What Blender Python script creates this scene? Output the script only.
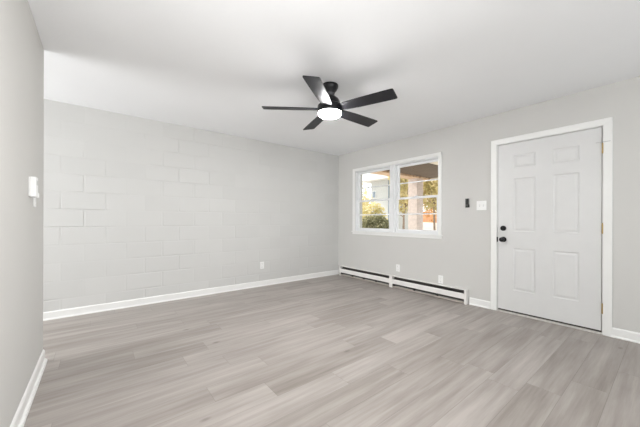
import bpy, bmesh, math, random
from mathutils import Vector, Matrix

for o in list(bpy.data.objects):
    bpy.data.objects.remove(o, do_unlink=True)
S = bpy.context.scene
C = S.collection

# ------------------------------------------------------------------ camera
EYE = 1.116
YAW, ROLL = 0.668, 0.0029
cam = bpy.data.cameras.new('camera')
cam.sensor_width = 36.0
cam.lens = 279.98 / 640 * 36.0
cam.shift_y = 6.44 / 640
cam.clip_start = 0.02
cam_ob = bpy.data.objects.new('camera', cam)
C.objects.link(cam_ob)
cam_ob.matrix_world = (Matrix.Translation((0, 0, EYE)) @ Matrix.Rotation(-YAW, 4, 'Z')
                       @ Matrix.Rotation(math.pi / 2, 4, 'X') @ Matrix.Rotation(ROLL, 4, 'Z'))
S.camera = cam_ob

# ------------------------------------------------------------------ room size
RX = 3.88       # inner face of the wall with door and window
BY = 4.303      # inner face of the block wall
LX = -0.342     # face of the near left wall
LE = 3.06       # where the near left wall ends
H = 2.44
BK = -2.4       # wall behind the camera
KX = -2.9       # far wall of the space behind the left wall
KY = 0.6

# ------------------------------------------------------------------ light
world = bpy.data.worlds.new('world')
S.world = world
world.use_nodes = True
bg = world.node_tree.nodes['Background']
bg.inputs[0].default_value = (0.93, 0.97, 1.0, 1)
bg.inputs[1].default_value = 2.3


def sun_light(energy, rot, col):
    l = bpy.data.lights.new('sun', 'SUN')
    l.energy = energy
    l.angle = math.radians(3)
    l.color = col
    o = bpy.data.objects.new('sun', l)
    o.rotation_euler = rot
    C.objects.link(o)


def area(name, loc, rot, sx, sy, energy, col=(1, 1, 1)):
    l = bpy.data.lights.new(name, 'AREA')
    l.shape = 'RECTANGLE'
    l.size, l.size_y = sx, sy
    l.energy = energy
    l.color = col
    o = bpy.data.objects.new(name, l)
    o.location = loc
    o.rotation_euler = rot
    C.objects.link(o)
    return o


sun_light(3.4, (math.radians(48), 0, math.radians(200)), (1.0, 0.93, 0.82))
# daylight from the adjoining space, plus two unseen fills added behind the camera
area('daylight_kitchen', (KX + 0.04, 3.45, 1.35), (0, math.radians(-100), 0), 1.45, 1.7, 80, (1, 1, 1))
area('back_fill', (0.35, BK + 0.04, 1.3), (math.radians(110), 0, 0), 0.85, 1.8, 26, (1, 1, 1))  # added fill, stands in the unseen back opening
area('back_fill', (2.0, BK + 0.04, 1.3), (math.radians(135), 0, 0), 2.2, 1.4, 16, (1, 1, 1))  # added fill, tilted up to brighten the ceiling
# added point fill without a fixture, brightens the room from out of view
lamp = bpy.data.lights.new('fill_light', 'POINT')
lamp.energy = 42
lamp.shadow_soft_size = 0.2
lamp.color = (1.0, 0.99, 0.98)
fill_ob = bpy.data.objects.new('fill_light', lamp)
fill_ob.location = (0.40, 0.75, 1.55)
C.objects.link(fill_ob)
S.view_settings.view_transform = 'Standard'
S.view_settings.look = 'None'
S.view_settings.gamma = 1.0
S.view_settings.use_curve_mapping = False
S.view_settings.exposure = -0.09


# ------------------------------------------------------------------ materials
class NT:
    def __init__(self, m):
        self.t = m.node_tree
        self.n = self.t.nodes
        self.bsdf = self.n['Principled BSDF']

    def node(self, kind, **kw):
        n = self.n.new(kind)
        for k, v in kw.items():
            setattr(n, k, v)
        return n

    def link(self, a, b):
        self.t.links.new(a, b)

    def val(self, sock, v):
        if isinstance(v, (int, float, tuple)):
            sock.default_value = v
        else:
            self.link(v, sock)

    def math(self, op, a, b=None, c=None, clamp=False):
        n = self.node('ShaderNodeMath', operation=op, use_clamp=clamp)
        self.val(n.inputs[0], a)
        if b is not None:
            self.val(n.inputs[1], b)
        if c is not None:
            self.val(n.inputs[2], c)
        return n.outputs[0]

    def comb(self, x, y, z=0.0):
        n = self.node('ShaderNodeCombineXYZ')
        for i, v in enumerate((x, y, z)):
            self.val(n.inputs[i], v)
        return n.outputs[0]

    def coords(self):
        tc = self.node('ShaderNodeTexCoord')
        s = self.node('ShaderNodeSeparateXYZ')
        self.link(tc.outputs['Object'], s.inputs[0])
        return tc.outputs['Object'], s.outputs

    def noise(self, vec, scale, detail=2.0, rough=0.5):
        n = self.node('ShaderNodeTexNoise')
        n.inputs['Scale'].default_value = scale
        n.inputs['Detail'].default_value = detail
        n.inputs['Roughness'].default_value = rough
        self.link(vec, n.inputs['Vector'])
        return n.outputs[0]

    def ramp(self, fac, stops):
        n = self.node('ShaderNodeValToRGB')
        cr = n.color_ramp
        while len(cr.elements) > len(stops):
            cr.elements.remove(cr.elements[-1])
        while len(cr.elements) < len(stops):
            cr.elements.new(0.5)
        for e, (p, c) in zip(cr.elements, stops):
            e.position = p
            e.color = (*c, 1) if len(c) == 3 else c
        self.link(fac, n.inputs[0])
        return n.outputs[0]

    def maprange(self, v, a, b, c=0.0, d=1.0):
        n = self.node('ShaderNodeMapRange')
        self.val(n.inputs[0], v)
        for i, x in enumerate((a, b, c, d)):
            n.inputs[i + 1].default_value = x
        return n.outputs[0]

    def bump(self, h, strength, dist):
        n = self.node('ShaderNodeBump')
        n.inputs['Strength'].default_value = strength
        n.inputs['Distance'].default_value = dist
        self.link(h, n.inputs['Height'])
        self.link(n.outputs[0], self.bsdf.inputs['Normal'])


def mat(name, col, rough=0.5, metal=0.0, var=0.04, scale=8.0, bump=0.0, bdist=0.001, spec=0.5):
    """plain painted / metal surface with slight procedural variation"""
    m = bpy.data.materials.new(name)
    m.use_nodes = True
    t = NT(m)
    vec, _ = t.coords()
    n = t.noise(vec, scale, 3.0)
    lo = tuple(max(0.0, c * (1 - var)) for c in col)
    hi = tuple(min(1.0, c * (1 + var)) for c in col)
    t.link(t.ramp(n, [(0.3, lo), (0.7, hi)]), t.bsdf.inputs['Base Color'])
    t.bsdf.inputs['Roughness'].default_value = rough
    t.bsdf.inputs['Metallic'].default_value = metal
    t.bsdf.inputs['Specular IOR Level'].default_value = spec
    if bump:
        t.bump(t.noise(vec, scale * 30, 2.0), bump, bdist)
    return m


def emit_mat(name, col, strength):
    m = mat(name, col, 0.4)
    b = m.node_tree.nodes['Principled BSDF']
    b.inputs['Emission Color'].default_value = (*col, 1)
    b.inputs['Emission Strength'].default_value = strength
    return m


WALLC = (0.605, 0.598, 0.578)
M = {}
M['wall'] = mat('wall_paint', WALLC, 0.6, var=0.012, scale=1.3, bump=0.15, bdist=0.0006, spec=0.3)
M["ceiling"] = mat("ceiling_paint", (0.89, 0.90, 0.915), 0.8, var=0.01, scale=1.5, bump=0.5, bdist=0.0012, spec=0.2)
M['trim'] = mat('trim_paint', (0.83, 0.83, 0.815), 0.35, var=0.01)
M['door'] = mat('door_paint', (0.68, 0.68, 0.675), 0.4, var=0.012)
M['vinyl'] = mat('window_vinyl', (0.80, 0.81, 0.82), 0.4, var=0.01)
M['plastic'] = mat('white_plastic', (0.86, 0.86, 0.85), 0.35, var=0.01)
M['slotdark'] = mat('dark_slot', (0.03, 0.03, 0.03), 0.6)
M['black'] = mat('satin_black', (0.008, 0.008, 0.010), 0.30, var=0.1, spec=0.35)
M['blade'] = mat('blade_black', (0.010, 0.010, 0.014), 0.48, var=0.2, scale=20, spec=0.35)
M['brass'] = mat('brass', (0.50, 0.37, 0.17), 0.35, metal=0.9)
M['chrome'] = mat('brushed_nickel', (0.55, 0.55, 0.55), 0.3, metal=0.9)
M['heater'] = mat('heater_enamel', (0.84, 0.82, 0.80), 0.4, var=0.02)
M['fin_shade'] = mat('heater_fin_shade', (0.10, 0.09, 0.085), 0.5, metal=0.3)  # fins and brackets, also the sheet that paints the slot shade
M['heater_base'] = mat('heater_lip', (0.55, 0.50, 0.44), 0.5)
M['thresh'] = mat('threshold_metal', (0.72, 0.70, 0.67), 0.35, metal=0.4)
M['sweep'] = mat('rubber_sweep', (0.04, 0.03, 0.025), 0.7)
M['lens'] = emit_mat('lamp_lens', (1.0, 0.99, 0.98), 250.0)


def mat_glass():
    m = bpy.data.materials.new('window_glass')
    m.use_nodes = True
    t = NT(m)
    tr = t.node('ShaderNodeBsdfTransparent')
    tr.inputs[0].default_value = (0.97, 0.98, 0.975, 1)
    gl = t.node('ShaderNodeBsdfGlossy')
    gl.inputs['Roughness'].default_value = 0.02
    fr = t.node('ShaderNodeFresnel')
    fr.inputs[0].default_value = 1.3
    mx = t.node('ShaderNodeMixShader')
    ge = t.node('ShaderNodeNewGeometry')
    t.link(t.math('MULTIPLY', fr.outputs[0], t.math('SUBTRACT', 1.0, ge.outputs['Backfacing'])), mx.inputs[0])
    t.link(tr.outputs[0], mx.inputs[1])
    t.link(gl.outputs[0], mx.inputs[2])
    t.link(mx.outputs[0], t.n['Material Output'].inputs[0])
    return m


M['glass'] = mat_glass()


def mat_block():
    """painted concrete block, 406 x 203 running bond, joints nearly filled by paint"""
    m = bpy.data.materials.new('painted_block')
    m.use_nodes = True
    t = NT(m)
    vec, (x, y, z) = t.coords()
    rz = t.math('DIVIDE', t.math('SUBTRACT', z, 0.010), 0.203)
    row = t.math('FLOOR', rz)
    fz = t.math('FRACT', rz)
    odd = t.math('MODULO', row, 2.0)
    rx = t.math('DIVIDE', t.math('ADD', x, t.math('ADD', 0.340 + 4.06, t.math('MULTIPLY', odd, -0.203))), 0.406)
    fx = t.math('FRACT', rx)
    dz = t.math('MULTIPLY', t.math('MINIMUM', fz, t.math('SUBTRACT', 1.0, fz)), 0.203)
    dx = t.math('MULTIPLY', t.math('MINIMUM', fx, t.math('SUBTRACT', 1.0, fx)), 0.406)
    d = t.math('MINIMUM', dx, dz)
    groove = t.maprange(d, 0.002, 0.012, 0.0, 1.0)
    # joints are filled more in some places than in others
    fill = t.maprange(t.noise(vec, 1.7, 3.0, 0.6), 0.44, 0.62, 0.12, 1.0)
    fade = t.maprange(x, 1.0, 2.6, 1.0, 0.40)
    depth = t.math('MULTIPLY', t.math('SUBTRACT', 1.0, groove), t.math('MULTIPLY', fill, fade))
    # each block sits a hair in or out
    wn = t.node('ShaderNodeTexWhiteNoise', noise_dimensions='2D')
    t.link(t.comb(row, t.math('FLOOR', rx)), wn.inputs['Vector'])
    hgt = t.math('ADD', t.math('MULTIPLY', depth, -1.0), t.math('MULTIPLY', t.noise(vec, 60, 2.0), 0.06))
    tone = t.math('ADD', t.math('MULTIPLY', wn.outputs[0], 0.6), t.math('MULTIPLY', t.noise(vec, 5.0, 2.0), 0.4))
    # faces vary in tone; soft shade of the joints is mixed into the colour
    c0 = tuple(c * 0.975 for c in (0.605, 0.603, 0.59))
    c1 = tuple(c * 1.025 for c in (0.605, 0.603, 0.59))
    base = t.ramp(tone, [(0.1, c0), (0.9, c1)])
    mx = t.node('ShaderNodeMix', data_type='RGBA')
    t.link(t.math('MULTIPLY', depth, 0.06), mx.inputs[0])
    t.link(base, mx.inputs[6])
    mx.inputs[7].default_value = (0.40, 0.40, 0.38, 1)
    t.link(mx.outputs[2], t.bsdf.inputs['Base Color'])
    t.bsdf.inputs['Roughness'].default_value = 0.5
    t.bump(hgt, 0.9, 0.004)
    return m


def mat_floor():
    """grey-beige vinyl planks 185 mm wide, 1.22 m long, running along X"""
    m = bpy.data.materials.new('vinyl_plank')
    m.use_nodes = True
    t = NT(m)
    vec, (x, y, z) = t.coords()
    ry = t.math('DIVIDE', t.math('ADD', y, 4 * 1.85 - 0.815), 0.185)
    row = t.math('FLOOR', ry)
    fy = t.math('FRACT', ry)
    w1 = t.node('ShaderNodeTexWhiteNoise', noise_dimensions='1D')
    t.link(row, w1.inputs['W'])
    rx = t.math('ADD', t.math('DIVIDE', t.math('ADD', x, 12.2), 1.22), w1.outputs[0])
    col = t.math('FLOOR', rx)
    fx = t.math('FRACT', rx)
    w2 = t.node('ShaderNodeTexWhiteNoise', noise_dimensions='2D')
    t.link(t.comb(row, col), w2.inputs['Vector'])
    pid = w2.outputs[0]
    off = t.math('MULTIPLY', pid, 37.0)
    g1 = t.noise(t.comb(t.math('ADD', t.math('MULTIPLY', x, 0.9), off), t.math('MULTIPLY', y, 13.0), off), 1.6, 4.0, 0.6)
    g2 = t.noise(t.comb(t.math('ADD', t.math('MULTIPLY', x, 2.2), off), t.math('MULTIPLY', y, 70.0), off), 2.0, 3.0, 0.6)
    g3 = t.noise(t.comb(t.math('ADD', x, off), t.math('MULTIPLY', y, 3.0), off), 1.1, 2.0)
    tone = t.math('ADD', t.math('ADD', t.math('MULTIPLY', pid, 0.14), 0.135),
                  t.math('ADD', t.math('MULTIPLY', g1, 0.56),
                         t.math('ADD', t.math('MULTIPLY', g2, 0.12), t.math('MULTIPLY', g3, 0.34))))
    base = t.ramp(tone, [(0.38, (0.165, 0.140, 0.120)), (0.55, (0.252, 0.222, 0.198)),
                         (0.68, (0.318, 0.286, 0.262)), (0.88, (0.43, 0.393, 0.366))])
    # knots
    vo = t.node('ShaderNodeTexVoronoi')
    vo.inputs['Scale'].default_value = 1.0
    t.link(t.comb(t.math('MULTIPLY', x, 1.6), t.math('MULTIPLY', y, 3.6), 0.0), vo.inputs['Vector'])
    knot = t.maprange(vo.outputs['Distance'], 0.02, 0.07, 0.55, 0.0)
    seam_y = t.math('MULTIPLY', t.math('MINIMUM', fy, t.math('SUBTRACT', 1.0, fy)), 0.185)
    seam_x = t.math('MULTIPLY', t.math('MINIMUM', fx, t.math('SUBTRACT', 1.0, fx)), 1.22)
    seam = t.maprange(t.math('MINIMUM', seam_y, seam_x), 0.0006, 0.0022, 1.0, 0.0)
    dark = t.math('MAXIMUM', knot, t.math('MULTIPLY', seam, 0.35))
    mx = t.node('ShaderNodeMix', data_type='RGBA')
    t.link(dark, mx.inputs[0])
    t.link(base, mx.inputs[6])
    mx.inputs[7].default_value = (0.10, 0.085, 0.07, 1)
    t.link(mx.outputs[2], t.bsdf.inputs['Base Color'])
    t.bsdf.inputs['Roughness'].default_value = 0.42
    t.bsdf.inputs['Specular IOR Level'].default_value = 0.5
    t.bump(t.math('ADD', t.math('MULTIPLY', seam, -1.0), t.math('MULTIPLY', g2, 0.15)), 0.4, 0.0015)
    return m


M['block'] = mat_block()
M['floor'] = mat_floor()


def mat_mottle(name, stops, scale, rough=0.9, bump=0.0):
    m = bpy.data.materials.new(name)
    m.use_nodes = True
    t = NT(m)
    vec, _ = t.coords()
    t.link(t.ramp(t.noise(vec, scale, 4.0, 0.65), stops), t.bsdf.inputs['Base Color'])
    t.bsdf.inputs['Roughness'].default_value = rough
    if bump:
        t.bump(t.noise(vec, scale * 4, 3.0), bump, 0.05)
    return m


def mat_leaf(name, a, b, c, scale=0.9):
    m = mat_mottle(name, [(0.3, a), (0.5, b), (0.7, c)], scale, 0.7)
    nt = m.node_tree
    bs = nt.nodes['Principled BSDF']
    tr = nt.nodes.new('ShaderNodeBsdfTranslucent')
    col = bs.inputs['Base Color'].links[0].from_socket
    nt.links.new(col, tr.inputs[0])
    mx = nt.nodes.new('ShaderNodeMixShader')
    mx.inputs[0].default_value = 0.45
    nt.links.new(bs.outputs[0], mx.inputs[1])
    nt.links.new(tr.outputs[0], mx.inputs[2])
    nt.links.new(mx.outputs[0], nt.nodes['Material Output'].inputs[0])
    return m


M['lawn'] = mat_mottle('dry_lawn', [(0.3, (0.55, 0.49, 0.42)), (0.6, (0.66, 0.58, 0.50)), (0.8, (0.60, 0.36, 0.22))], 0.25)
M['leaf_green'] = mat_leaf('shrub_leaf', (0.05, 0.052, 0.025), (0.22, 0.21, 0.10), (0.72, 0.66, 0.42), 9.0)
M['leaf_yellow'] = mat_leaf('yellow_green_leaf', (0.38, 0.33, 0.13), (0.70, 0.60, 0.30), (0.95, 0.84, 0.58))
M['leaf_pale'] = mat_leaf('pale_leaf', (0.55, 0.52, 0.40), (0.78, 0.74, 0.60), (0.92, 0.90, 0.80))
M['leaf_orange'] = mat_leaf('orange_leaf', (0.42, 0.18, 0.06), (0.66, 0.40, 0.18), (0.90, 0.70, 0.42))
M['bark'] = mat_mottle('bark', [(0.3, (0.16, 0.11, 0.08)), (0.7, (0.34, 0.26, 0.20))], 6.0)
M['brown_board'] = mat_mottle('brown_porch_board', [(0.3, (0.095, 0.062, 0.036)), (0.7, (0.13, 0.087, 0.053))], 2.0, 0.7)
M['porch_beam'] = mat_mottle('stained_beam', [(0.3, (0.50, 0.30, 0.18)), (0.7, (0.78, 0.60, 0.42))], 5.0, 0.7)
M['cream'] = mat('cream_paint', (0.88, 0.80, 0.66), 0.6)
M['pale_brick'] = mat('pale_pink_brick', (0.68, 0.57, 0.51), 0.8, var=0.10, scale=12)
M['siding'] = mat('pale_siding', (0.52, 0.52, 0.50), 0.7, var=0.02)
M['roof_pale'] = mat('pale_roof', (0.70, 0.70, 0.69), 0.8, var=0.03)
M['far_glass'] = mat('far_window_glass', (0.22, 0.26, 0.30), 0.15)
M['terracotta'] = mat('terracotta_wall', (0.60, 0.30, 0.16), 0.85, var=0.15, scale=2.0)


# ------------------------------------------------------------------ mesh helpers
class MB:
    def __init__(self):
        self.b = bmesh.new()

    def box(self, x0, x1, y0, y1, z0, z1, bev=0.0, mtx=None):
        vs = [self.b.verts.new((x, y, z)) for x in (x0, x1) for y in (y0, y1) for z in (z0, z1)]
        f = [(0, 1, 3, 2), (4, 6, 7, 5), (0, 4, 5, 1), (2, 3, 7, 6), (0, 2, 6, 4), (1, 5, 7, 3)]
        fs = [self.b.faces.new([vs[i] for i in q]) for q in f]
        if bev:
            es = list({e for q in fs for e in q.edges})
            r = bmesh.ops.bevel(self.b, geom=es, offset=bev, segments=2, affect='EDGES', profile=0.5)
            vs = list({v for q in r['faces'] for v in q.verts} | {v for v in vs if v.is_valid})
        if mtx is not None:
            bmesh.ops.transform(self.b, matrix=mtx, verts=[v for v in vs if v.is_valid])
        return self

    def prism(self, pts, axis, a0, a1):
        """extrude a 2-D outline along an axis ('x','y','z'); pts are the other two coords in order"""
        def mk(p, a):
            return {'x': (a, p[0], p[1]), 'y': (p[0], a, p[1]), 'z': (p[0], p[1], a)}[axis]
        A = [self.b.verts.new(mk(p, a0)) for p in pts]
        B = [self.b.verts.new(mk(p, a1)) for p in pts]
        n = len(pts)
        self.b.faces.new(A)
        self.b.faces.new(B[::-1])
        for i in range(n):
            j = (i + 1) % n
            self.b.faces.new((A[j], A[i], B[i], B[j]))
        return self

    def lathe(self, prof, seg=32, mtx=None):
        """prof: list of (radius, z), revolved about z; r=0 at the ends closes it"""
        rings, new = [], []
        for r, z in prof:
            if r < 1e-6:
                v = self.b.verts.new((0, 0, z))
                rings.append([v]); new.append(v)
            else:
                rg = [self.b.verts.new((r * math.cos(2 * math.pi * i / seg), r * math.sin(2 * math.pi * i / seg), z))
                      for i in range(seg)]
                rings.append(rg); new += rg
        for a, b in zip(rings, rings[1:]):
            for i in range(seg):
                j = (i + 1) % seg
                if len(a) == 1 and len(b) == 1:
                    continue
                if len(a) == 1:
                    self.b.faces.new((a[0], b[i], b[j]))
                elif len(b) == 1:
                    self.b.faces.new((a[i], b[0], a[j]))
                else:
                    self.b.faces.new((a[i], b[i], b[j], a[j]))
        if mtx is not None:
            bmesh.ops.transform(self.b, matrix=mtx, verts=new)
        return self

    def build(self, name, m, parent=None, smooth=False, loc=None):
        me = bpy.data.meshes.new(name)
        bmesh.ops.recalc_face_normals(self.b, faces=self.b.faces[:])
        if loc is not None:
            bmesh.ops.translate(self.b, vec=(-loc[0], -loc[1], -loc[2]), verts=self.b.verts[:])
        self.b.to_mesh(me)
        self.b.free()
        me.materials.append(m)
        if smooth:
            for p in me.polygons:
                p.use_smooth = True
            me.set_sharp_from_angle(angle=math.radians(35))
        o = bpy.data.objects.new(name, me)
        C.objects.link(o)
        if loc is not None:
            o.location = loc
        if parent is not None:
            o.parent = parent
            pw = parent
            off = Vector((0, 0, 0))
            while pw is not None:
                off += pw.location
                pw = pw.parent
            o.location = Vector(o.location) - off
        return o


def tag(o, label, cat, group=None, kind=None):
    if label:
        o['label'] = label
    if cat:
        o['category'] = cat
    if group:
        o['group'] = group
    if kind:
        o['kind'] = kind
    return o


def empty(name, loc):
    o = bpy.data.objects.new(name, None)
    o.empty_display_size = 0.1
    o.location = loc
    C.objects.link(o)
    return o


def struct(o, label, cat):
    return tag(o, label, cat, kind='structure')


# ------------------------------------------------------------------ room shell
WT = 0.20
DY0, DY1, DZ = 0.425, 1.380, 2.058          # door opening
WY0, WY1, WZ0, WZ1 = 2.125, 3.825, 0.885, 2.055  # window opening

b = MB()
b.box(KX - WT, RX + WT, BK - WT, BY + WT, -0.12, 0)
struct(b.build('floor', M['floor']), 'grey-beige wood-look plank floor running across the room', 'floor')
b = MB()
b.box(KX - WT, RX + WT, BK - WT, BY + WT, H, H + 0.12)
struct(b.build('ceiling', M['ceiling']), 'plain white ceiling over the whole room', 'ceiling')
b = MB()
b.box(KX - WT, RX + WT, BY, BY + WT, 0, H)
struct(b.build('wall_back', M['block']), 'long light grey painted block wall facing the camera', 'wall')
b = MB()
b.box(RX, RX + WT, WY1, BY, 0, H)
b.box(RX, RX + WT, WY0, WY1, 0, WZ0)
b.box(RX, RX + WT, WY0, WY1, WZ1, H)
b.box(RX, RX + WT, DY1, WY0, 0, H)
b.box(RX, RX + WT, DY0, DY1, DZ, H)
b.box(RX, RX + WT, BK, DY0, 0, H)
struct(b.build('wall_right', M['wall']), 'smooth light grey wall with the window and the front door', 'wall')
b = MB()
b.box(LX - 0.115, LX, BK, LE, 0, H)
struct(b.build('wall_left', M['wall']), 'near grey wall at the left edge, ending at an opening', 'wall')
b = MB()   # wall behind the camera with its wide window opening
b.box(KX, -0.1, BK - WT, BK, 0, H)
b.box(3.3, RX, BK - WT, BK, 0, H)
b.box(-0.1, 3.3, BK - WT, BK, 0, 0.35)
b.box(-0.1, 3.3, BK - WT, BK, 2.35, H)
struct(b.build('wall_front', M['wall']), 'light grey wall behind the camera', 'wall')
b = MB()
b.box(KX - WT, KX, BK, 2.4, 0, H)
b.box(KX - WT, KX, 2.4, BY, 0, 0.55)
b.box(KX - WT, KX, 2.4, BY, 2.15, H)
struct(b.build('wall_side', M['wall']), 'light grey wall of the adjoining space beyond the opening', 'wall')
b = MB()
b.box(KX, LX - 0.115, KY - 0.1, KY, 0, H)
struct(b.build('wall_partition', M['wall']), 'light grey partition of the adjoining space', 'wall')


# windows that light the room from outside the frame: frame + pane in the openings
w2 = struct(empty('window_2', (1.6, BK - 0.1, 0.35)), 'wide window behind the camera', 'window')
b = MB()
for x0, x1, z0, z1 in ((-0.1, 3.3, 0.35, 0.41), (-0.1, 3.3, 2.29, 2.35), (-0.1, -0.04, 0.41, 2.29), (3.24, 3.3, 0.41, 2.29), (1.57, 1.63, 0.41, 2.29)):
    b.box(x0, x1, BK - 0.13, BK - 0.08, z0, z1)
b.build('window_frame', M['vinyl'], w2)
b = MB(); b.box(-0.04, 3.24, BK - 0.11, BK - 0.104, 0.41, 2.29); b.build('window_pane', M['glass'], w2)
w3 = struct(empty('window_3', (KX - 0.1, 3.35, 0.55)), 'window of the adjoining space', 'window')
b = MB()
for y0, y1, z0, z1 in ((2.4, BY, 0.55, 0.61), (2.4, BY, 2.09, 2.15), (2.4, 2.46, 0.61, 2.09), (BY - 0.06, BY, 0.61, 2.09), (3.32, 3.38, 0.61, 2.09)):
    b.box(KX - 0.13, KX - 0.08, y0, y1, z0, z1)
b.build('window_frame', M['vinyl'], w3)
b = MB(); b.box(KX - 0.11, KX - 0.104, 2.46, BY - 0.06, 0.61, 2.09); b.build('window_pane', M['glass'], w3)

# ------------------------------------------------------------------ baseboards
BH = 0.092


def base_profile(s):
    # (distance from wall, height): tall board plus quarter-round shoe at the floor
    return [(0, 0), (0.020 * s, 0), (0.020 * s, 0.008), (0.017 * s, 0.014), (0.012 * s, 0.018), (0.012 * s, BH - 0.012),
            (0.008 * s, BH - 0.003), (0.004 * s, BH), (0, BH)]


b = MB()
b.prism([(BY - d, z) for d, z in base_profile(1)], 'x', KX, RX)
struct(b.build('baseboard_back', M['trim']), 'white baseboard along the foot of the block wall', 'baseboard')
b = MB()
b.prism([(RX - d, z) for d, z in base_profile(1)], 'y', 1.438, 1.690)
struct(b.build('baseboard_middle', M['trim']), 'short white baseboard between the heater and the door', 'baseboard')
b = MB()
b.prism([(RX - d, z) for d, z in base_profile(1)], 'y', BK, 0.376)
struct(b.build('baseboard_right', M['trim']), 'white baseboard to the right of the door', 'baseboard')
b = MB()
prof = [(0, 0), (0.026, 0), (0.026, 0.012), (0.022, 0.02), (0.011, 0.024), (0.011, 0.082), (0.007, 0.092), (0.002, 0.098), (0, 0.098)]
b.prism([(LX + d, z) for d, z in prof], 'y', BK, LE)
struct(b.build('baseboard_left', M['trim']), 'white baseboard on the near left wall', 'baseboard')

# ------------------------------------------------------------------ door
door = struct(empty('door_1', (RX, 0.9025, 0)), 'white six-panel front door with black knob and brass hinges', 'door')
LY0, LY1, LZ0, LZ1 = 0.447, 1.358, 0.034, 2.040
PY = [(0.610, 0.825), (0.980, 1.195)]
PZ = [(0.282, 0.787), (0.985, 1.618), (1.737, 1.897)]


def door_leaf():
    b = bmesh.new()
    ys = sorted([LY0, LY1] + [v for p in PY for v in p])
    zs = sorted([LZ0, LZ1] + [v for p in PZ for v in p])
    X = RX + 0.004
    cache = {}

    def V(x, y, z):
        k = (round(x, 5), round(y, 5), round(z, 5))
        if k not in cache:
            cache[k] = b.verts.new((x, y, z))
        return cache[k]
    for i in range(len(ys) - 1):
        for j in range(len(zs) - 1):
            y0, y1, z0, z1 = ys[i], ys[i + 1], zs[j], zs[j + 1]
            if (y0, y1) in PY and (z0, z1) in PZ:
                prev = None
                for ins, dep in ((0, 0), (0.008, 0.0055), (0.016, 0.006), (0.036, 0.001)):
                    ring = [V(X + dep, y0 + ins, z0 + ins), V(X + dep, y1 - ins, z0 + ins),
                            V(X + dep, y1 - ins, z1 - ins), V(X + dep, y0 + ins, z1 - ins)]
                    if prev:
                        for k in range(4):
                            b.faces.new((prev[k], prev[(k + 1) % 4], ring[(k + 1) % 4], ring[k]))
                    prev = ring
                b.faces.new(prev)
            else:
                b.faces.new((V(X, y0, z0), V(X, y1, z0), V(X, y1, z1), V(X, y0, z1)))
    bk = X + 0.044
    # edges and back
    for i in range(len(ys) - 1):
        for z in (LZ0, LZ1):
            b.faces.new((V(X, ys[i], z), V(X, ys[i + 1], z), V(bk, ys[i + 1], z), V(bk, ys[i], z)))
    for j in range(len(zs) - 1):
        for y in (LY0, LY1):
            b.faces.new((V(X, y, zs[j]), V(X, y, zs[j + 1]), V(bk, y, zs[j + 1]), V(bk, y, zs[j])))
    for i in range(len(ys) - 1):
        for j in range(len(zs) - 1):
            b.faces.new((V(bk, ys[i], zs[j]), V(bk, ys[i + 1], zs[j]), V(bk, ys[i + 1], zs[j + 1]), V(bk, ys[i], zs[j + 1])))
    m = MB()
    m.b.free()
    m.b = b
    return m


leaf = door_leaf().build('door_leaf', M['door'], door)
b = MB()
b.box(RX + 0.010, RX + 0.044, LY0 + 0.002, LY1 - 0.002, 0.018, 0.0335)
b.build('door_sweep', M['sweep'], door)
toX = Matrix.Rotation(math.radians(-90), 4, 'Y')   # local +z -> world -x


def on_door(y, z, x=RX + 0.004):
    return Matrix.Translation((x, y, z)) @ toX


b = MB()
b.lathe([(0, 0), (0.033, 0), (0.033, 0.004), (0.029, 0.009), (0.015, 0.011), (0.012, 0.03), (0.016, 0.036), (0.026, 0.044),
         (0.029, 0.055), (0.027, 0.066), (0.018, 0.073), (0, 0.075)], 28, on_door(1.298, 0.885))
b.build('door_knob', M['black'], door, True)
b = MB()
b.lathe([(0, 0), (0.032, 0), (0.032, 0.008), (0.028, 0.014), (0, 0.015)], 28, on_door(1.300, 1.021))
b.box(RX - 0.026, RX - 0.010, 1.297, 1.303, 1.006, 1.036, 0.002)
b.build('deadbolt', M['black'], door, True)
b = MB()
b.box(RX - 0.002, RX + 0.020, 1.3585, 1.3745, 0.852, 0.912)
b.build('strike_plate', M['black'], door)
for z in (0.255, 1.040, 1.828):
    b = MB()
    b.lathe([(0, -0.055), (0.004, -0.052), (0.0075, -0.048), (0.0075, 0.048), (0.004, 0.052), (0, 0.056)], 14,
            Matrix.Translation((RX - 0.006, 0.4385, z)))
    for k in range(4):
        b.lathe([(0.0077, -0.001), (0.0084, 0), (0.0077, 0.001)], 14, Matrix.Translation((RX - 0.006, 0.4385, z - 0.03 + 0.02 * k)))
    b.box(RX - 0.001, RX + 0.0045, 0.4425, 0.4465, z - 0.048, z + 0.048)
    b.build('hinge', M['brass'], door, True)
b = MB()   # hinge-pin door stop on the top hinge
b.lathe([(0, -0.002), (0.010, -0.002), (0.010, 0.002), (0, 0.002)], 14, Matrix.Translation((RX - 0.006, 0.4385, 1.887)))
for s in (1, -1):
    b.box(RX - 0.020, RX - 0.012, 0.4385 if s > 0 else 0.385, 0.4385 + 0.05 if s > 0 else 0.4385, 1.884, 1.890, 0.001)
b.build('hinge_stop', M['chrome'], door, True)

cs = struct(empty('trim_1', (RX, 0.9, 0)), 'white casing around the front door', 'door trim')


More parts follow.
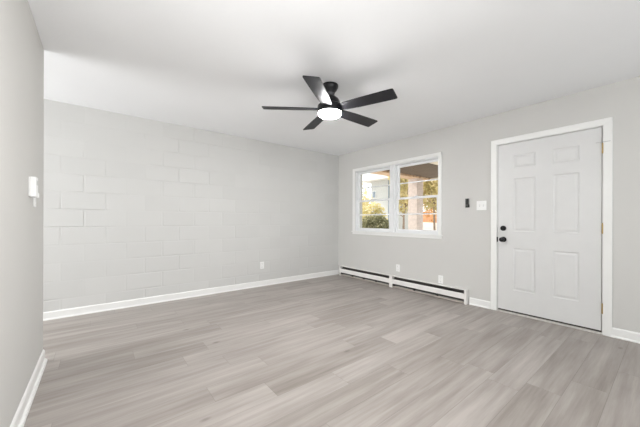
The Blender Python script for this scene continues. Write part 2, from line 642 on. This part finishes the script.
def casing_bar(b, a, c, horizontal, inner, outer, X=RX, t=0.017):
    """flat casing with a stepped outer edge, a..c along its length"""
    d = 1 if outer > inner else -1
    w = abs(outer - inner)
    pr = [(0, 0), (0, 0.010), (0.004, 0.012), (w - 0.006, t), (w - 0.002, t), (w, t - 0.002), (w, 0)]
    if horizontal:
        b.prism([(X - q, inner + d * p) for p, q in pr], 'y', a, c) if False else None
        vs0 = [b.b.verts.new((X - q, a + (w - p if True else 0), inner + d * p)) for p, q in pr]
        vs1 = [b.b.verts.new((X - q, c - (w - p), inner + d * p)) for p, q in pr]
    else:
        vs0 = [b.b.verts.new((X - q, inner + d * p, a)) for p, q in pr]
        vs1 = [b.b.verts.new((X - q, inner + d * p, c + p)) for p, q in pr]
    n = len(pr)
    b.b.faces.new(vs0)
    b.b.faces.new(vs1[::-1])
    for i in range(n):
        j = (i + 1) % n
        b.b.faces.new((vs0[j], vs0[i], vs1[i], vs1[j]))


CI0, CI1, CIZ, CW = 0.436, 1.370, 2.050, 0.064
b = MB(); casing_bar(b, 0, CIZ, False, CI0, CI0 - CW); b.build('side_casing', M['trim'], cs)
b = MB(); casing_bar(b, 0, CIZ, False, CI1, CI1 + CW); b.build('side_casing', M['trim'], cs)
b = MB(); casing_bar(b, CI0 - CW, CI1 + CW, True, CIZ, CIZ + CW); b.build('head_casing', M['trim'], cs)
b = MB()
b.box(RX + 0.0005, RX + WT, DY0, 0.4415, 0, DZ)
b.box(RX + 0.0005, RX + WT, 1.3635, DY1, 0, DZ)
b.box(RX + 0.0005, RX + WT, 0.4415, 1.3635, 2.0455, DZ)
b.box(RX + 0.050, RX + 0.062, 0.4415, 0.454, 0, 2.0455)
b.box(RX + 0.050, RX + 0.062, 1.351, 1.3635, 0, 2.0455)
b.box(RX + 0.050, RX + 0.062, 0.454, 1.351, 2.033, 2.0455)
b.build('jamb', M['trim'], cs)
b = MB()
b.prism([(RX - 0.022, 0.0), (RX - 0.018, 0.010), (RX - 0.004, 0.017), (RX + 0.15, 0.017), (RX + 0.15, 0)], 'y', 0.4415, 1.3635) if False else \
    b.box(RX - 0.012, RX + 0.16, 0.4415, 1.3635, 0.0, 0.015, 0.002)
b.build('threshold', M['thresh'], cs)

# ------------------------------------------------------------------ window
win = struct(empty('window_1', (RX, 2.975, 0.885)), 'white twin double-hung window beside the front door', 'window')
b = MB()
CWN = 0.050
for (y0, y1, z0, z1) in ((WY0 - 0.045, WY0 + 0.006, 0.907, 2.100), (WY1 - 0.006, WY1 + 0.055, 0.907, 2.100)):
    b.box(RX - 0.016, RX, y0, y1, z0, z1, 0.002)
b.box(RX - 0.0165, RX, WY0 - 0.045, WY1 + 0.055, 2.050, 2.101, 0.002)
b.build('window_casing', M['trim'], win)
b = MB(); b.box(RX - 0.034, RX + 0.03, WY0 - 0.056, WY1 + 0.066, 0.888, 0.9065, 0.003); b.build('window_stool', M['trim'], win)
b = MB(); b.box(RX - 0.015, RX, WY0 - 0.045, WY1 + 0.055, 0.846, 0.888, 0.002); b.build('apron', M['trim'], win)
b = MB()   # outer frame with the mullion between the two units
MY0, MY1 = 2.905, 3.015
FX0, FX1 = RX + 0.012, RX + 0.115
b.box(FX0, FX1, WY0, WY0 + 0.022, WZ0, WZ1)
b.box(FX0, FX1, WY1 - 0.022, WY1, WZ0, WZ1)
b.box(FX0, FX1, WY0 + 0.022, WY1 - 0.022, WZ1 - 0.020, WZ1)
b.box(FX0, FX1, WY0 + 0.022, WY1 - 0.022, WZ0, WZ0 + 0.030)
b.box(RX - 0.004, FX1, MY0 + 0.02, MY1 - 0.02, WZ0 + 0.030, WZ1 - 0.020)
b.box(FX0, FX1, MY0, MY0 + 0.02, WZ0 + 0.030, WZ1 - 0.020)
b.box(FX0, FX1, MY1 - 0.02, MY1, WZ0 + 0.030, WZ1 - 0.020)
b.build('window_frame', M['vinyl'], win)


def sash(name, y0, y1, z0, z1, x0, x1, stile, top, bot, mz):
    b = MB()
    b.box(x0, x1, y0, y0 + stile, z0, z1, 0.002)
    b.box(x0, x1, y1 - stile, y1, z0, z1, 0.002)
    b.box(x0, x1, y0 + stile, y1 - stile, z1 - top, z1, 0.002)
    b.box(x0, x1, y0 + stile, y1 - stile, z0, z0 + bot, 0.002)
    b.box(x0 + 0.006, x1 - 0.006, y0 + stile, y1 - stile, mz - 0.009, mz + 0.009)
    o = b.build(name, M['vinyl'], win)
    g = MB()
    xm = (x0 + x1) / 2
    g.box(xm - 0.002, xm + 0.002, y0 + stile - 0.004, y1 - stile + 0.004, z0 + bot - 0.004, z1 - top + 0.004)
    g.build('pane', M['glass'], o)
    return o


for (y0, y1) in ((WY0 + 0.022, MY0), (MY1, WY1 - 0.022)):
    sash('upper_sash', y0, y1, 1.462, 2.035, RX + 0.075, RX + 0.103, 0.036, 0.038, 0.034, 1.728)
    lo = sash('lower_sash', y0, y1, 0.915, 1.492, RX + 0.040, RX + 0.068, 0.036, 0.034, 0.052, 1.214)
    k = MB()
    k.box(RX + 0.030, RX + 0.052, (y0 + y1) / 2 - 0.03, (y0 + y1) / 2 + 0.03, 1.492, 1.503, 0.003)
    k.box(RX + 0.024, RX + 0.034, (y0 + y1) / 2 - 0.004, (y0 + y1) / 2 + 0.02, 1.494, 1.500, 0.001)
    k.build('sash_lock', M['vinyl'], lo)

# ------------------------------------------------------------------ baseboard heaters


def heater(y0, y1, near_cap, far_cap, label):
    root = empty('baseboard_heater', (RX - 0.035, (y0 + y1) / 2, 0))
    tag(root, label, 'heater', 'white baseboard heaters under the window')
    D = 0.066
    Hh = 0.190
    a0, a1 = y0 + near_cap, y1 - far_cap
    b = MB()   # sheet back and sloped top hood
    b.prism([(RX - 0.0005, 0.022), (RX - 0.0005, Hh), (RX - D + 0.014, Hh), (RX - D + 0.008, Hh - 0.002), (RX - D + 0.008, Hh - 0.006),
             (RX - D + 0.014, Hh - 0.003), (RX - 0.004, Hh - 0.003), (RX - 0.004, 0.022)], 'y', a0, a1)
    b.build('back_panel', M['heater'], root)
    b = MB(); b.box(RX - 0.0075, RX - 0.0045, a0, a1, 0.024, Hh - 0.005); b.build('slot_shade', M['fin_shade'], root)  # dark sheet added so the slots read as shaded
    b = MB()   # front cover
    b.prism([(RX - D, 0.066), (RX - D, 0.133), (RX - D + 0.008, 0.140), (RX - D + 0.010, 0.138), (RX - D + 0.003, 0.132), (RX - D + 0.003, 0.066)],
            'y', a0, a1)
    b.build('front_panel', M['heater'], root)
    b = MB()   # bottom lip
    b.prism([(RX - 0.004, 0.010), (RX - D + 0.002, 0.010), (RX - D + 0.002, 0.026), (RX - D + 0.005, 0.026), (RX - D + 0.005, 0.013), (RX - 0.004, 0.013)], 'y', a0, a1)
    b.build('bottom_lip', M['heater_base'], root)
    b = MB()   # finned element on its tube: many thin plates
    n = int((a1 - a0 - 0.03) / 0.0125)
    for i in range(n):
        yy = a0 + 0.02 + i * 0.0125
        b.box(RX - 0.056, RX - 0.012, yy, yy + 0.0015, 0.075, 0.155)
    b.box(RX - 0.042, RX - 0.028, a0, a1, 0.105, 0.119)
    b.build('heating_element', M['fin_shade'], root)
    n = max(2, int((a1 - a0) / 0.3))
    for i in range(n + 1):   # support brackets seen in the slots
        yy = a0 + 0.01 + (a1 - a0 - 0.024) * i / n
        b = MB()
        b.prism([(RX - 0.008, 0.014), (RX - D + 0.0035, 0.030), (RX - D + 0.0035, 0.130), (RX - 0.030, 0.150), (RX - 0.008, 0.150)], 'y', yy, yy + 0.003)
        b.build('bracket', M['fin_shade'], root)
    for (c0, c1) in (((y0, a0) if near_cap else (0, 0)), ((a1, y1) if far_cap else (0, 0))):
        if c1 > c0:
            b = MB()
            b.prism([(RX - 0.0005, 0.0), (RX - D - 0.003, 0.0), (RX - D - 0.003, Hh - 0.004), (RX - D + 0.008, Hh + 0.003), (RX - 0.0005, Hh + 0.003)], 'y', c0, c1)
            b.build('end_cap', M['heater'], root)


heater(2.965, 4.190, 0.0, 0.025, 'shorter white baseboard heater in the far corner under the window')
heater(1.708, 2.960, 0.026, 0.060, 'white baseboard heater nearer the door, with a capped end')

# ------------------------------------------------------------------ wall plates


def plate_mb(face, w, h, t=0.005):
    b = MB()
    b.box(-t, 0, -w / 2, w / 2, -h / 2, h / 2, 0.002)
    return b


def place(o, y, z):
    o.location = (RX, y, z)


def outlet(name, loc, rot, label):
    root = empty(name, loc)
    root.rotation_euler = (0, 0, rot)
    tag(root, label, 'outlet', 'white wall outlets')
    # local: wall plane is x=0, room side is -x

    def add(mb, nm, m, par=root):
        me = mb.build(nm, m)
        me.parent = par
        return me
    add(plate_mb(0, 0.072, 0.116), 'cover_plate', M['plastic'])
    for dz in (0.028, -0.028):
        b = MB(); b.lathe([(0, 0.0), (0.016, 0.0), (0.016, 0.002), (0, 0.002)], 20, Matrix.Translation((-0.005, 0, dz)) @ toX)
        r = add(b, 'socket', M['plastic'])
        b = MB()
        b.box(-0.0076, -0.0072, -0.008, -0.006, dz - 0.004, dz + 0.006)
        b.box(-0.0076, -0.0072, 0.006, 0.008, dz - 0.004, dz + 0.006)
        b.box(-0.0076, -0.0072, -0.0025, 0.0025, dz - 0.011, dz - 0.007)
        add(b, 'slots', M['slotdark'], r)
    b = MB(); b.lathe([(0, 0), (0.003, 0), (0.003, 0.001), (0, 0.0012)], 10, Matrix.Translation((-0.005, 0, 0)) @ toX)
    add(b, 'screw', M['chrome'])
    return root


outlet('wall_outlet', (RX, 2.832, 0.326), 0, 'white outlet above the joint between the two heaters')
outlet('wall_outlet', (RX, 2.095, 0.262), 0, 'white outlet just above the heater near the door')
outlet('wall_outlet', (2.154, BY, 0.350), math.radians(90), 'white outlet low on the grey block wall')

root = tag(empty('light_switch', (RX, 1.548, 1.309)), 'white double toggle light switch beside the front door', 'light switch')
b = plate_mb(0, 0.118, 0.118); o = b.build('switch_plate', M['plastic']); o.parent = root
for dy in (0.023, -0.023):
    b = MB()
    b.box(-0.0056, -0.0051, dy - 0.0055, dy + 0.0055, -0.0125, 0.0125)
    o = b.build('toggle_slot', M['chrome']); o.parent = root
    b = MB()
    b.box(-0.017, -0.0057, dy - 0.004, dy + 0.004, -0.004, 0.006, 0.001, Matrix.Rotation(math.radians(12), 4, 'Y'))
    o = b.build('toggle', M['plastic']); o.parent = root

root = tag(empty('fan_remote', (RX, 1.722, 1.347)), 'small black remote in a wall cradle left of the light switch', 'remote control')
b = MB()
b.box(-0.010, -0.0005, -0.026, 0.026, -0.058, -0.018, 0.003)
o = b.build('cradle', M['black']); o.parent = root
b = MB()
b.box(-0.022, -0.0105, -0.021, 0.021, -0.056, 0.060, 0.004)
o = b.build('remote_body', mat('remote_plastic', (0.022, 0.022, 0.021), 0.5, spec=0.3)); o.parent = root
M['grey_key'] = mat('grey_key', (0.16, 0.16, 0.155), 0.5)
for dz in (0.036, 0.014, -0.028):
    b = MB()
    b.box(-0.0235, -0.0218, -0.013, 0.013, dz - 0.004, dz + 0.004, 0.0005)
    o = b.build('button', M['grey_key'] if dz < 0 else M['black']); o.parent = root

# ------------------------------------------------------------------ thermostat and switch on the near left wall
root = tag(empty('thermostat', (LX, 2.500, 1.318)), 'small white wall thermostat on the near left wall', 'thermostat')
b = MB(); b.box(0.0005, 0.006, -0.040, 0.040, -0.060, 0.060, 0.002); o = b.build('mounting_plate', M['plastic']); o.parent = root
b = MB(); b.box(0.0062, 0.034, -0.036, 0.036, -0.062, 0.062, 0.004); o = b.build('cover', M['plastic']); o.parent = root
b = MB(); b.box(0.0342, 0.0348, -0.024, 0.024, 0.012, 0.042); o = b.build('display', mat('pale_display', (0.55, 0.57, 0.55), 0.3)); o.parent = root
b = MB(); b.box(0.012, 0.028, -0.030, -0.010, -0.068, -0.0622, 0.001); o = b.build('lever', M['chrome']); o.parent = root
root = tag(empty('light_switch', (LX, 2.660, 1.255)), 'white toggle light switch just beyond the thermostat on the left wall', 'light switch')
b = MB(); b.box(0.0005, 0.006, -0.035, 0.035, -0.058, 0.058, 0.002); o = b.build('switch_plate', M['plastic']); o.parent = root
b = MB(); b.box(0.0062, 0.024, -0.005, 0.005, 0.004, 0.034, 0.0015); o = b.build('toggle', M['plastic']); o.parent = root
for dz in (-0.042, 0.046):
    b = MB(); b.lathe([(0, 0), (0.0035, 0), (0.0035, 0.001), (0, 0.0015)], 10, Matrix.Translation((0.006, 0, dz)) @ Matrix.Rotation(math.radians(90), 4, 'Y'))
    o = b.build('screw', M['chrome']); o.parent = root

# ------------------------------------------------------------------ ceiling fan
FX, FY = 1.781, 2.107
fan = tag(empty('ceiling_fan', (FX, FY, H)), 'black five-blade ceiling fan with a round lit lamp', 'ceiling fan')


def fpart(mb, name, m, par=None, smooth=True):
    o = mb.build(name, m, None, smooth)
    o.parent = par or fan
    return o


b = MB(); b.lathe([(0, -0.0005), (0.082, -0.0005), (0.083, -0.010), (0.080, -0.026), (0.068, -0.048), (0.052, -0.068), (0.048, -0.080), (0, -0.080)], 40)
fpart(b, 'canopy', M['black'])
b = MB(); b.lathe([(0, -0.080), (0.046, -0.080), (0.046, -0.112), (0, -0.112)], 32)
fpart(b, 'neck', mat('dark_metal', (0.10, 0.10, 0.11), 0.35, metal=0.6))
b = MB(); b.lathe([(0, -0.112), (0.052, -0.112), (0.064, -0.120), (0.088, -0.140), (0.098, -0.158), (0.100, -0.196), (0, -0.196)], 40)
fpart(b, 'motor_housing', M['black'])
b = MB(); b.lathe([(0, -0.1962), (0.112, -0.1962), (0.119, -0.202), (0.121, -0.212), (0.121, -0.268), (0.119, -0.272), (0.112, -0.272), (0.112, -0.262), (0, -0.262)], 48)
fpart(b, 'switch_housing', M['black'])
b = MB(); b.lathe([(0, -0.2622), (0.1115, -0.2622), (0.1115, -0.280), (0.108, -0.290), (0.095, -0.300), (0.06, -0.306), (0, -0.308)], 48)
fpart(b, 'lamp_lens', M['lens'])

BL_R, BL_W, BL_T = 0.655, 0.144, 0.006
pit = math.radians(12.2)
proto = None
for k in range(5):
    a = math.radians(289 + 72 * k)
    if proto is None:
        bm = MB()
        out = [(0.100, -0.044), (0.16, -0.056), (0.30, -0.066), (0.58, -BL_W / 2), (BL_R - 0.014, -BL_W / 2), (BL_R - 0.004, -BL_W / 2 + 0.004), (BL_R, -BL_W / 2 + 0.014),
               (BL_R, BL_W / 2 - 0.014), (BL_R - 0.004, BL_W / 2 - 0.004), (BL_R - 0.014, BL_W / 2), (0.58, BL_W / 2), (0.30, 0.066), (0.16, 0.056), (0.100, 0.044)]
        bm.prism(out, 'z', -BL_T / 2, BL_T / 2)
        blade = bm.build('blade', M['blade'])
        br = MB()
        br.box(0.085, 0.20, -0.018, 0.018, 0.0035, 0.0085, 0.001)
        for sx in (0.13, 0.18):
            br.lathe([(0, 0.0085), (0.005, 0.0085), (0.004, 0.011), (0, 0.0115)], 10, Matrix.Translation((sx, 0, 0)))
        arm = br.build('blade_arm', M['black'])
        arm.parent = blade
        proto = blade
    else:
        blade = proto.copy(); C.objects.link(blade)
        arm = proto.children[0].copy(); C.objects.link(arm)
        arm.parent = blade
    blade.parent = fan
    blade.matrix_local = Matrix.Translation((0, 0, -0.236)) @ Matrix.Rotation(a, 4, 'Z') @ Matrix.Rotation(-pit, 4, 'X')

# ------------------------------------------------------------------ outside: ground
GZ = -0.35


def gz(x, y):
    d = 0.616 * x + 0.7875 * y
    return GZ + 0.052 * min(max(d - 9.0, 0.0), 26.0)


b = MB()
n = 40
gv = {}
for i in range(n + 1):
    for j in range(n + 1):
        x = RX + WT + 0.0 + 90 * (i / n) ** 1.6
        y = -25 + 105 * j / n
        z = gz(x, y)
        gv[i, j] = b.b.verts.new((x, y, z))
for i in range(n):
    for j in range(n):
        b.b.faces.new((gv[i, j], gv[i + 1, j], gv[i + 1, j + 1], gv[i, j + 1]))
g = b.build('lawn_ground', M['lawn'], None, True)
tag(g, 'pale leaf-strewn ground outside the window', 'ground', kind='structure')

# porch: slab, brown board ceiling, beam and column
PX1 = 7.32
b = MB(); b.box(RX + WT + 0.002, PX1, -1.2, 4.62, GZ - 0.1, -0.02)
tag(b.build('porch_slab', M['siding']), 'concrete porch slab outside the front door', 'porch', kind='structure')
pr = tag(empty('porch_roof', (5.7, 1.7, 2.30)), 'brown board porch roof seen through the right window', 'porch roof', kind='structure')
b = MB()
x = RX + WT + 0.002
while x < PX1 - 0.02:
    b.box(x, min(x + 0.135, PX1 - 0.001), -1.2, 4.29, 2.30, 2.33)
    x += 0.14
b.box(RX + WT + 0.002, PX1, -1.2, 4.29, 2.331, 2.36)
b.build('board_ceiling', M['brown_board'], pr)
b = MB(); b.box(RX + WT + 0.002, PX1 + 0.02, 4.291, 4.60, 2.255, 2.42); b.build('side_beam', M['porch_beam'], pr)
b = MB(); b.box(PX1, PX1 + 0.14, -1.2, 4.29, 2.26, 2.42); b.build('front_beam', M['cream'], pr)
b = MB()
yy = RX + 0.4
for i in range(22):
    xx = RX + WT + 0.05 + i * 0.15
    b.box(xx, xx + 0.075, 4.255, 4.29, 2.262, 2.298)
b.build('rafter_blocks', M['porch_beam'], pr)
b = MB(); b.box(RX + WT + 0.002, PX1 - 0.002, 2.75, 3.09, 2.275, 2.2995); b.build('cross_beam', M['cream'], pr)
b = MB()
CX0, CX1, CY0, CY1 = 6.75, 7.05, 4.32, 4.60
rows = 24
hh = (2.255 + 0.02) / rows
for r in range(rows):
    z0 = -0.02 + r * hh
    e = 0.004 if r % 2 else 0.0
    b.box(CX0 + e, CX1 - e, CY0 + e, CY1 - e, z0, z0 + hh - 0.0005)
tag(b.build('porch_column', M['pale_brick']), 'pale pinkish brick porch column seen through the right window', 'column')

# ------------------------------------------------------------------ outside: neighbour house
hs = tag(empty('neighbour_house', (18, 13.2, gz(16, 13))), 'pale grey neighbouring house with a wide white eave', 'house')
b = MB(); b.box(16, 20, 12.40, 14.10, gz(16, 12.4) - 0.3, 3.98); b.build('house_wall', M['siding'], hs)
b = MB()
b.prism([(11.9, 3.98), (14.75, 3.98), (14.75, 4.12), (13.9, 4.75), (12.5, 4.75), (11.9, 4.12)], 'x', 15.3, 20.6)
b.build('house_roof', M['roof_pale'], hs)
f = MB()
f.box(15.96, 16.02, 13.60, 13.98, 2.72, 3.28)
fo = f.build('house_window', M['roof_pale'], hs)
f = MB(); f.box(15.94, 15.965, 13.66, 13.92, 2.78, 3.22); f.build('window_pane', M['far_glass'], fo)
b = MB(); b.box(15.92, 16.0, 12.42, 12.47, gz(16, 12.4), 3.95); b.build('downpipe', M['far_glass'], hs)

b = MB()
b.box(30, 30.3, 13, 25, 0.2, 2.0)
b.box(29.95, 30.35, 13, 25, 2.0, 2.08)
tag(b.build('garden_wall', M['terracotta']), 'low orange-brown garden wall beyond the porch column', 'garden wall')


# ------------------------------------------------------------------ outside: trees and shrub
def leaves(b, rnd, c, r, n, size, squash=1.0):
    for _ in range(n):
        while True:
            p = Vector((rnd.uniform(-1, 1), rnd.uniform(-1, 1), rnd.uniform(-1, 1)))
            if 0.25 < p.length < 1:
                break
        p = p * (p.length ** -0.35)
        q = Vector((c[0] + p.x * r[0], c[1] + p.y * r[1], c[2] + p.z * r[2]))
        u = Vector((rnd.gauss(0, 1), rnd.gauss(0, 1), rnd.gauss(0, 1))).normalized()
        v = u.orthogonal().normalized()
        v.rotate(Matrix.Rotation(rnd.uniform(0, 6.28), 3, u))
        w = u.cross(v)
        s = size * rnd.uniform(0.6, 1.3)
        b.b.faces.new([b.b.verts.new(q + k) for k in (v * s, w * s * 0.45, -v * s, -w * s * 0.45)])


def tree(x, y, h, cr, m, label, name, n, size, seed, base=None, group=None):
    rnd = random.Random(seed)
    root = tag(empty(name, (x, y, gz(x, y))), label, 'tree' if 'tree' in name else 'shrub', group)
    b = MB()
    tr = h * 0.012 + 0.02
    pts = [Vector((0, 0, -0.05))]
    for i in range(6):
        pts.append(Vector((rnd.uniform(-.06, .06) * h * .3, rnd.uniform(-.06, .06) * h * .3, h * 0.8 * (i + 1) / 6)))

    def limb(a, c, r0, r1):
        d = (c - a)
        q = d.to_track_quat('Z', 'Y').to_matrix().to_4x4()
        b.lathe([(0, 0), (r0, 0), (r1, d.length), (0, d.length)], 7, Matrix.Translation(a) @ q)
    for i in range(6):
        limb(pts[i], pts[i + 1], tr * (1 - i / 7), tr * (1 - (i + 1) / 7))
    for i in range(9):
        a = pts[rnd.choice((2, 3, 4, 5))]
        an = rnd.uniform(0, 6.28)
        c = a + Vector((math.cos(an) * cr * .7, math.sin(an) * cr * .7, rnd.uniform(.1, .25) * h))
        limb(a, c, tr * .4, tr * .12)
    t = b.build('trunk', M['bark'], None, True); t.parent = root
    b = MB()
    z0 = h * (base if base is not None else 0.3)
    for i in range(7):
        an = rnd.uniform(0, 6.28)
        rr = rnd.uniform(0, cr * 0.55)
        zc = z0 + (h - z0) * rnd.uniform(0.2, 0.8)
        leaves(b, rnd, (math.cos(an) * rr, math.sin(an) * rr, zc), (cr * .6, cr * .6, (h - z0) * .32), n // 7, size)
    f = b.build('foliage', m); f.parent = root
    return root


G = 'trees outside the window'
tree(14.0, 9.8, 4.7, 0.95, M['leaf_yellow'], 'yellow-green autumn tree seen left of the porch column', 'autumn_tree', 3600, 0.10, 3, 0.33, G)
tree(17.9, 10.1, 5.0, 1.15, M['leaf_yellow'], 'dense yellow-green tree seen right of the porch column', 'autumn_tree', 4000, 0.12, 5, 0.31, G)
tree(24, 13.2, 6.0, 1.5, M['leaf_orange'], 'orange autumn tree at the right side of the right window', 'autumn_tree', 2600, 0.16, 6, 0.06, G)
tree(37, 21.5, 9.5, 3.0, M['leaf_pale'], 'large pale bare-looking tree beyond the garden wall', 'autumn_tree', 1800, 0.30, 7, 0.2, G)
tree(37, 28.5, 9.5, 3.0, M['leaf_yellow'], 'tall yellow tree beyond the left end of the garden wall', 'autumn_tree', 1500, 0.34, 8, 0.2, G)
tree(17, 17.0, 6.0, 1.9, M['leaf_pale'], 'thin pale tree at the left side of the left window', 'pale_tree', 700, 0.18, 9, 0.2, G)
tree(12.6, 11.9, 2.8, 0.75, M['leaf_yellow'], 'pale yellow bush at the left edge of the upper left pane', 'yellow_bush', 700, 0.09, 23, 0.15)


def shrub(x, y, rx, ry, top, n, size, seed, label):
    rnd = random.Random(seed)
    root = tag(empty('evergreen_shrub', (x, y, GZ)), label, 'shrub')
    b = MB()
    for i in range(10):
        an = i * 0.63
        d = Vector((math.cos(an) * rx * .5, math.sin(an) * ry * .5, (top - GZ) * .75))
        q = d.to_track_quat('Z', 'Y').to_matrix().to_4x4()
        b.lathe([(0, 0), (0.02, 0), (0.007, d.length), (0, d.length)], 6, Matrix.Translation((0, 0, -0.04)) @ q)
    t = b.build('stems', M['bark']); t.parent = root
    b = MB()
    hh = top - GZ
    leaves(b, rnd, (0, 0, hh * .50), (rx, ry, hh * .45), n, size)
    leaves(b, rnd, (0, 0, hh * .72), (rx * .75, ry * .75, hh * .30), n // 3, size)
    leaves(b, rnd, (0, 0, hh * .28), (rx * .9, ry * .9, hh * .27), n // 3, size)
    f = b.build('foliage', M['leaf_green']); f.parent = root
    return root


shrub(9.6, 8.25, 0.8, 0.88, 1.36, 3000, 0.075, 21, 'dark green rounded shrub seen in the lower left window pane')
tree(11.6, 10.1, 2.35, 1.0, M['leaf_yellow'], 'light yellow-green bush behind the dark shrub', 'yellow_bush', 1300, 0.10, 22, 0.1)
